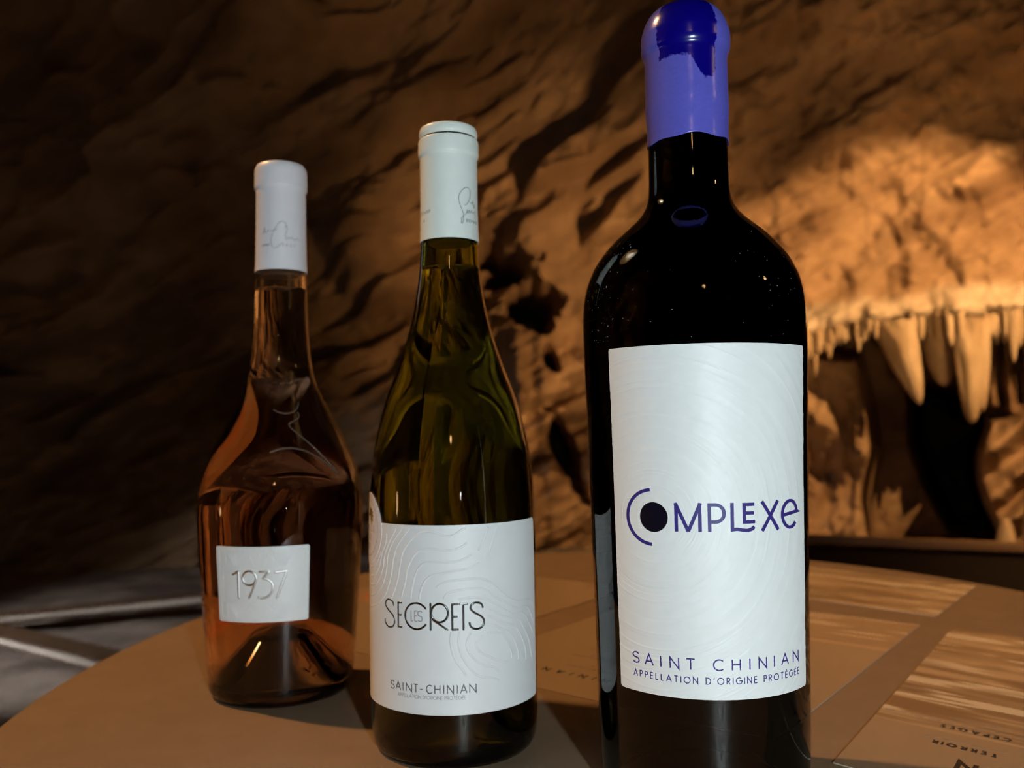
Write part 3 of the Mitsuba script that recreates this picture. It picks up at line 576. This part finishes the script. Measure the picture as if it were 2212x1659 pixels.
TOPO = ['-28.5,106.7 -30.3,103.8 -32.9,100.1 -35.0,96.6 -36.6,92.6 -37.3,88.6 -39.3,84.8 -42.1,81.6 -46.9,79.2 -51.8,78.8',
'-24.8,107.1 -27.8,103.5 -30.6,100.2 -32.5,97.0 -34.0,92.8 -34.4,88.9 -36.0,84.2 -37.9,80.3 -40.5,77.9 -45.5,75.1 -52.0,73.7',
'-20.9,107.0 -23.5,104.0 -26.4,100.5 -28.3,97.4 -29.5,94.2 -30.3,91.1 -30.9,87.5 -31.9,84.1 -33.5,80.1 -35.7,76.3 -39.0,73.3 -44.2,70.4 -52.2,68.4',
'5.3,107.3 3.3,106.4 0.7,104.7 -1.8,104.0 -5.4,104.7 -8.4,105.8 -11.8,106.1 -15.1,105.3 -17.9,103.7 -20.8,101.1 -22.9,98.5 -24.5,95.6 -25.3,92.8 -26.1,89.4 -26.7,86.4 -27.6,83.0 -29.0,79.6 -31.2,75.6',
'6.0,100.8 4.2,99.4 1.7,98.4 -1.9,97.7 -7.2,98.3 -11.1,98.5 -14.6,97.9 -16.8,96.7 -18.5,94.9 -19.9,92.8 -21.1,90.3 -22.1,87.7 -22.7,84.2 -23.7,80.6 -25.2,75.9',
'8.0,95.5 5.6,94.1 2.6,93.0 -1.9,92.5 -9.3,92.5 -12.2,92.4 -14.6,91.1 -16.3,89.3 -17.4,87.2 -18.3,84.9 -19.0,81.9 -19.8,78.8 -20.1,76.1',
'11.8,91.5 9.2,90.2 5.6,89.3 1.8,88.8 -2.0,88.3 -4.3,87.7 -8.4,87.1 -11.5,85.5 -13.3,83.6 -14.4,81.4 -15.2,79.1 -15.7,76.3',
'16.2,107.0 14.7,102.8 13.0,99.4 11.6,97.5', '20.9,106.8 19.6,103.5 18.0,99.6 16.5,96.2 15.1,93.3',
'48.3,66.9 43.8,70.4 37.6,71.5 32.0,72.0 27.6,73.9 23.6,76.5 20.6,79.2 17.1,82.3 13.8,84.1 10.7,84.7 6.8,84.8 3.0,84.5 -2.0,84.1 -4.9,83.2 -7.4,81.5',
'48.8,58.0 44.9,63.0 41.2,67.4 36.6,68.8 31.1,69.2 26.8,71.2 23.6,73.4 19.3,75.5 16.5,78.1 13.2,79.9 10.1,80.4 6.2,80.4 1.7,79.9 -2.1,79.0 -4.4,76.8',
'46.8,55.2 42.1,60.4 37.4,65.0 33.0,66.6 28.8,66.8 25.4,68.4 21.6,70.9 18.1,73.3 14.3,75.2 10.5,76.4 6.7,76.4 2.6,75.9',
'14.8,71.7 17.5,70.2 21.6,67.4 25.4,65.6 29.9,64.1 33.8,63.1 36.8,59.5 39.7,55.5 42.4,51.0 43.6,47.3 44.8,43.9',
'15.8,67.6 19.5,65.7 23.7,63.1 27.3,62.0 30.9,60.8 33.6,57.5 36.2,53.7 38.0,49.9 38.9,46.6 38.8,44.3',
'15.5,63.4 19.1,62.7 22.4,61.0 25.9,59.2 28.6,56.7 30.8,53.5 32.2,50.1 33.0,46.9 32.9,45.4',
'15.7,59.9 19.1,59.7 22.7,58.2 25.2,54.8 27.1,51.6 28.4,48.6 28.2,46.6',
'26.3,45.7 22.4,46.2 18.3,48.1 14.4,50.1 11.8,51.9 10.0,54.0 9.7,55.8 10.8,57.4 12.9,59.0',
'7.2,60.5 5.9,58.1 5.4,55.6 6.1,52.9 7.6,50.6 10.4,47.8 13.8,45.7 17.1,44.8 20.6,42.0',
'2.4,61.0 1.9,57.1 2.4,53.4 3.6,50.1 5.5,47.0 8.0,43.9 11.1,41.3 15.9,40.0 20.5,38.0',
'-1.3,61.1 -1.6,57.2 -1.1,53.5 0.1,49.8 2.5,46.0 5.0,42.6', '-34.8,103.7 -35.9,98.8 -38.2,95.0 -39.7,90.9 -42.3,86.7 -45.3,84.3 -51.7,83.0', '-39.2,95.4 -41.4,92.0 -44.5,89.1 -51.5,87.3']
topo = [ridge(spline(mm([tuple(map(float, w.split(','))) for w in l.split()]), 70), .00048, .50, .0003, 6) for l in TOPO]
add(K2 + '__label__contour_relief', whi.wrap(cat(topo), R2), 'white_label', smooth=True); labels[K2 + '__label__contour_relief'] = {'label': 'embossed white contour lines'}
def sline(cx, yt, yb, wt, wb, top):
    """An S: centre, top, bottom, half widths of upper and lower bowl."""
    h = yt - yb
    return spline([(cx + wt * .95, yt - h * .19), (cx + wt * .75, yt - h * .07), (cx, yt), (cx - wt * .8, yt - h * .06), (cx - wt, yt - h * .19), (cx - wt * .65, yt - h * .32), (cx + wb * .25, yt - h * .47), (cx + wb * .85, yt - h * .62), (cx + wb, yt - h * .76), (cx + wb * .7, yt - h * .93), (cx, yb), (cx - wb * .7, yt - h * .93), (cx - wb, yt - h * .75)], 60)
name = [(mm(sline(-32.5, 74.4, 61.9, 2.9, 3.3, 0)), .36)]
def letE(x0, x1, y0, y1, w): return [(mm([(x0, y0), (x0, y1)]), w), (mm([(x0, y1), (x1, y1)]), w), (mm([(x0, (y0 + y1) / 2), (x1 - .4, (y0 + y1) / 2)]), w), (mm([(x0, y0), (x1, y0)]), w)]
name += letE(-27.0, -25.0, 62.8, 73.7, .42)
name += [(mm(arc(-17.3, 68.3, 5.7, 5.8, 38, 322, 60)), .46)]
name += [(mm([(-10.5, 62.6), (-10.5, 74.0)]), .48), (mm(arc(-6.4, 70.0, 3.75, 4.1, 0, 360, 60)), .48), (mm([(-9.4, 66.9), (-3.1, 62.7)]), .44)]
name += letE(-.75, 1.6, 62.6, 73.8, .48)
name += [(mm([(2.7, 73.8), (5.9, 73.8)]), .46), (mm([(4.2, 73.8), (4.2, 62.5)]), .48), (mm(sline(10.3, 74.0, 62.3, 2.9, 3.4, 0)), .46)]
add(K2 + '__label__title', whi.wrap(cat([ridge(densify(s, .0007), w * 1e-3, .8, .0003) for s, w in name]), R2), 'dark_chrome', smooth=50); labels[K2 + '__label__title'] = {'label': 'raised dark silver word SECRETS'}
scene['dark_chrome'] = two({'type': 'roughconductor', 'alpha': .05, 'specular_reflectance': {'type': 'rgb', 'value': [.16, .18, .185]}})
les = letters('LES', -.0200, -.0144, .0660, .0046, .00045, at=[(-.0199, -.0190), (-.0181, -.0168), (-.0166, -.0144)])
add(K2 + '__label__small_title', whi.wrap(flat(les, .0003, .00036, .0015), R2), 'grey_ink', smooth=40)
sc = letters('SAINT-CHINIAN', 0, 1, .0345, .0036, .00042, at=[(-.0320, -.0298), (-.0289, -.0259), (-.0246, -.0246), (-.0229, -.0200), (-.0189, -.01685), (-.0158, -.0144), (-.01275, -.0101), (-.0089, -.0066), (-.0049, -.0049), (-.0033, -.0006), (.0011, .0011), (.0025, .0054), (.0066, .0095)])
add(K2 + '__label__region', whi.wrap(flat(sc, .0003, .00036, .0015), R2), 'dark_ink', smooth=40)
ap = letters("APPELLATION D'ORIGINE PROTÉGÉE", -.0277, .0049, .0318, .0015, .00020)
add(K2 + '__label__appellation', whi.wrap(flat(ap, .0003, .00036, .0015), R2), 'grey_ink', smooth=40)
MU, MV, MR = -.0552, .1052, .0170
med = flat(Point(MU, MV).buffer(MR, 48), .0003, .00052, .002)
scene['medal_paper'] = two(prin((.78, .76, .80), .4))
add(K2 + '__medal_sticker', whi.wrap(med, R2), 'medal_paper', smooth=40); labels[K2 + '__medal_sticker'] = {'label': 'round white medal sticker at the left edge of the label'}
ring = Point(MU, MV).buffer(.0136, 48).difference(Point(MU, MV).buffer(.0132, 48))
mt = union_all([letters('MÉDAILLE', MU - .0098, MU + .0098, .1040, .0026, .00035), letters("D'OR", MU - .0045, MU + .0045, .0998, .0026, .00035), letters('2020', MU - .0040, MU + .0040, .0955, .0026, .00035)])
add(K2 + '__medal_sticker__lettering', whi.wrap(flat(mt, .00052, .00058, .0015), R2), 'grey_gold', smooth=40)
leafs = []
for k, a in enumerate((80, 55, 30, 5, -25, -55, 110, 140, 170)):
    e = affinity.translate(affinity.rotate(affinity.scale(Point(0, 0).buffer(1), .0022, .00065), a, origin=(0, 0)), MU + .0034 + .0026 * math.cos(math.radians(a)), .1110 + .0026 * math.sin(math.radians(a))); leafs.append(e)
add(K2 + '__medal_sticker__sprig', whi.wrap(flat(union_all(leafs), .00052, .00062, .0015), R2), 'gold', smooth=40); labels[K2 + '__medal_sticker__sprig'] = {'label': 'gold leaf sprig'}
add(K2 + '__medal_sticker__ring', whi.wrap(flat(ring, .00052, .00056, .0015), R2), 'grey_gold', smooth=40)
scene['gold'] = two(prin((.45, .32, .10), .35, metallic=.6)); scene['grey_gold'] = two(prin((.42, .38, .36), .5))

# ------------------------------------------------------------------ bottle 3: red with wax
red = Bottle(.07898, .37168, 11.9959, [(.0162, .0358), (.0172, .0368), (.0192, .0378), (.0240, .0385), (.0326, .03893), (.055, .03951), (.0774, .03990), (.0965, .04038), (.122, .04082), (.1507, .0415), (.1737, .04217), (.1824, .04236), (.1912, .04242), (.1982, .04221), (.2051, .0412), (.2119, .0388), (.2165, .03632), (.2202, .03338), (.2239, .03009), (.2277, .02581), (.2306, .02250), (.2335, .01959), (.2372, .0171), (.2409, .0160), (.2464, .01551), (.2612, .01535), (.2660, .0152)], size=1.1176, base=.0162, fair=.0014)
K3 = 'red_wine_bottle'
out3 = [(0, .0362), (.006, .0357), (.014, .0322), (.022, .0252), (.029, .0192), (.032, .0170), (.0344, .0162), *[(float(red.r(z)), z) for z in np.concatenate([np.linspace(.0162, .027, 10), np.linspace(.03, .2660, 90)])], (.0146, .2668), (.0146, .312), (0, .312)]
add(K3 + '__glass_body', red.turn(out3, 240), 'glass', smooth=40, interior=M_black)
tag(K3, 'tall black glass red wine bottle with purple wax seal and large white COMPLEXE label', 'wine bottle')
# wax, with a slightly uneven lower edge
wp = PchipInterpolator([.2618, .2640, .2673, .2767, .283, .2950, .2972, .2986, .3005, .3042, .3070, .3093, .3120, .3144, .3160], [.01585, .0157, .0157, .01616, .0160, .0160, .0162, .0169, .0173, .01735, .0169, .0162, .0150, .0132, .0110])
nth, nz = 160, 90
th = np.arange(nth) * 2 * np.pi / nth
wv = []
zl = .2618 + .0005 * np.sin(3 * th + 1) + .0003 * np.sin(7 * th) + .0008 * np.exp(-((th - 1.25) / .25) ** 2)
for k in range(nz):
    t = k / (nz - 1); z = zl + (.3160 - zl) * t
    rr = wp(np.clip(z, .2618, .3160)) + .00007 * (nfbm(np.cos(th) * 2.5, np.sin(th) * 2.5, z * 130, 3, 41) - .5) * 2
    wv.append(np.column_stack([rr * th, z, rr]))
def wring(r, z): return np.column_stack([red.x + red.k * r * (np.cos(th) * red.c[0] + np.sin(th) * red.s[0]), red.y + red.k * r * (np.cos(th) * red.c[1] + np.sin(th) * red.s[1]), TT + (z - red.base) * red.k])
rings = [wring(np.full(nth, .01485), zl + .0045)] + [wring(np.full(nth, .01545), zl + .0002)] + [wring(w[:, 2], w[:, 1]) for w in wv] + [wring(np.full(nth, r), np.full(nth, z)) for r, z in ((.0085, .3170), (.004, .3174))]
V = np.vstack(rings + [np.array([[red.x, red.y, TT + (.3175 - red.base) * red.k]])]); Fw = []
for a in range(len(rings) - 1):
    i = np.arange(nth); j = (i + 1) % nth; A, B = a * nth, (a + 1) * nth
    Fw += [np.column_stack([A + i, B + j, A + j]), np.column_stack([A + i, B + i, B + j])]
A = (len(rings) - 1) * nth; i = np.arange(nth); Fw.append(np.column_stack([A + i, np.full(nth, len(V) - 1), A + (i + 1) % nth]))
Fw = np.vstack(Fw)
wm = trimesh.Trimesh(V, Fw, process=False)
if wm.volume < 0: wm = trimesh.Trimesh(V, Fw[:, ::-1], process=False)
cS, cC = [float(x) for x in red.s], [float(x) for x in red.c]
def wax_col(p, n, uv):
    dx, dy = p.x - red.x, p.y - red.y
    u = dr.atan2(dx * cS[0] + dy * cS[1], dx * cC[0] + dy * cC[1]); z = ((p.z - TT) / red.k + red.base) * 1e3
    deg = u * (180 / math.pi)
    w = (fbm(deg * .22, z * .9, 3.0, 3) - .5) * 5 + (noise(deg * .9, z * .5, 1.0) - .5) * 1.6
    lo = 292.5 - .4 * dr.sin(deg * .09) - 8.5 * smoothstep(4, 26, deg) + 4.0 * smoothstep(36, 50, deg)      # where the rubbed, bare patch ends below
    bare = smoothstep(-.5, .5, z - lo + w * .35) * smoothstep(-.5, .5, deg + 38 + w) * smoothstep(-.5, .5, 43 - deg + w)
    return mix((.115, .112, .56), (.003, .001, .19), bare) * (.92 + .16 * fbm(deg * .3, z * 1.5, 0, 3))
scene['wax'] = two(prin(mikit.proc(wax_col), .20, specular=.5))
add(K3 + '__wax_seal', wm, 'wax', smooth=True); labels[K3 + '__wax_seal'] = {'label': 'purple blue sealing wax dipped over the neck'}
R3 = .0408
RU, RV = -.0150, .1210
def rings(u, v):
    """Embossed rings round the disc of the first letter: beads and steps at uneven radii, each a little off centre, with grained bands between."""
    rg = np.random.default_rng(33); x, y = (u - RU) * 1e3, (v - RV) * 1e3; r0 = np.hypot(x, y) + 1e-9; cx, sy = x / r0, y / r0
    R = [57.6, 55.6, 50.8, 49.8, 47.7, 45.1, 41.4, 39.6, 38.4, 34.9, 32.3, 30.9, 29.5]
    R += list(np.cumsum(rg.uniform(.55, 1.25, 26)) + 5.6) + list(60 + np.cumsum(rg.uniform(1.6, 4.2, 9)))
    h = 0 * x
    for k, q in enumerate(R):
        ex, ey = rg.normal(0, .012 * q + .1, 2); r = r0 + ex * cx + ey * sy + .25 * (meshkit.noise(np.stack([cx * 1.7 + k, sy * 1.7, 0 * x + q], -1), 3) - .5)
        vis = np.clip(1.5 * meshkit.noise(np.stack([cx * 1.1 + 3 * k, sy * 1.1, 0 * x], -1), 5) - .25, 0, 1)
        h += (52e-6 if q < 29 else 85e-6) * vis * np.exp(-((r - q) / (.20 if q < 29 else .26)) ** 2)
    band = 0 * x
    for a, b in ((53.4, 55.6), (46.3, 47.7), (34.9, 36.3), (41.4, 45.1), (24.0, 26.5), (62.0, 66.0), (70.0, 73.0)):
        rr = r0 + .03 * a * cx * rg.uniform(-1, 1) + .02 * a * sy * rg.uniform(-1, 1); band += smooth01(a - .12, a + .12, rr) * smooth01(b + .12, b - .12, rr)
    grain = meshkit.noise(np.stack([u * 1900, v * 1900, 0 * u], -1), 8) - .5 + .6 * (meshkit.noise(np.stack([u * 4200, v * 4200, 0 * u], -1), 9) - .5)
    return (h - 60e-6 * np.clip(band, 0, 1) + 20e-6 * grain * (1 - np.clip(band, 0, 1))) * smooth01(5.3, 6.0, r0)
scene['ring_label'] = two(prin((.80, .82, .82), .46, specular=.4))
lm, luv = label_sheet(red, R3, -.0318, .0465, .0600, .1804, .0011, .0001, .0003, 400, 600, rings)
add(K3 + '__label', lm, 'ring_label', smooth=True); labels[K3 + '__label'] = {'label': 'large white label with embossed rings'}
scene['violet_ink'] = two(prin((.040, .026, .19), .45, specular=.3)); scene['dark_dot'] = two(prin((.006, .005, .012), .2))
W = 1.12e-3
def st(*ls, w=W, cap='flat'): return union_all([LineString(mm(l)).buffer(w / 2, cap_style=cap, join_style='mitre') for l in ls])
ttl = st(arc(-15.0, 121.0, 10.3, 9.45, 96, 265, 60))
ttl = ttl.union(st([(-7.0, 116.4), (-7.0, 126.1)], [(.85, 126.1), (.85, 116.4)], [(-7.25, 126.1), (-3.05, 116.5)], [(1.1, 126.1), (-3.05, 116.5)], w=1.15e-3))
ttl = ttl.intersection(box(-.030, .1110, .045, .1262)).union(ttl.intersection(box(-.03, .10, -.0125, .14)))
ttl = ttl.union(st([(4.0, 116.4), (4.0, 125.5), (6.0, 125.5)] + arc(6.0, 122.6, 2.9, 2.9, 90, -90) + [(4.0, 119.7)]))
ttl = ttl.union(st([(11.6, 126.1), (11.6, 117.0), (13.2, 117.2), (15.2, 116.8), (17.0, 116.6), (18.6, 117.1), (19.4, 117.8)]))
ttl = ttl.union(st([(15.8, 119.0), (15.8, 125.9)], [(15.3, 125.4), (19.5, 125.4)], [(15.3, 122.5), (19.3, 122.5)], [(15.3, 119.5), (19.7, 119.5)]))
ttl = ttl.union(st([(22.5, 126.2), (29.4, 116.3)], [(29.3, 126.2), (22.5, 116.2)]))
ttl = ttl.union(st([(31.6, 121.0), (39.9, 121.9)] + arc(35.7, 121.2, 4.2, 4.6, 9, 318, 50)))
add(K3 + '__label__title', red.wrap(flat(ttl, .0003, .00058, .0015), R3), 'violet_ink', smooth=40); labels[K3 + '__label__title'] = {'label': 'raised violet word COMPLEXE'}
add(K3 + '__label__dot', red.wrap(flat(Point(-.01505, .1210).buffer(.00515, 48), .0003, .0004, .0015), R3), 'dark_dot', smooth=40); labels[K3 + '__label__dot'] = {'label': 'black disc inside the large letter'}
sc = letters('SAINT CHINIAN', 0, 1, .0699, .0036, .00045, at=[(-.0252, -.0226), (-.0201, -.0169), (-.0140, -.0140), (-.0106, -.0076), (-.0049, -.0021), (0, .001), (.0042, .0075), (.0106, .0134), (.0169, .0169), (.0204, .0234), (.0268, .0268), (.0302, .0337), (.0366, .0399)])
add(K3 + '__label__region', red.wrap(flat(sc, .0003, .00038, .0015), R3), 'violet_ink', smooth=40)
ap = letters("APPELLATION D'ORIGINE PROTÉGÉE", -.0251, .0402, .0653, .0021, .00030)
add(K3 + '__label__appellation', red.wrap(flat(ap, .0003, .00038, .0015), R3), 'violet_ink', smooth=40)
# dust on the black shoulder
rg = np.random.default_rng(12); dust = []
for k in range(95):
    z = rg.uniform(.182, .222); u = rg.choice([rg.normal(-52, 9), rg.normal(45, 9), rg.uniform(-70, 70)], p=[.55, .2, .25]); s = rg.uniform(.00005, .00015)
    if abs(u) > 84: continue
    d = flat(affinity.translate(affinity.rotate(affinity.scale(Point(0, 0).buffer(1, 2), s * rg.uniform(1, 2.6), s * .6), rg.uniform(0, 180), origin=(0, 0)), math.radians(u) * .042, z), 0, .00008, .001); dust.append(red.wrap(d, .042))
add(K3 + '__dust', cat(dust), 'dust_white', smooth=False); labels[K3 + '__dust'] = {'kind': 'stuff', 'label': 'fine white dust specks on the shoulder'}
scene['dust_white'] = two(prin((.42, .43, .45), .8))
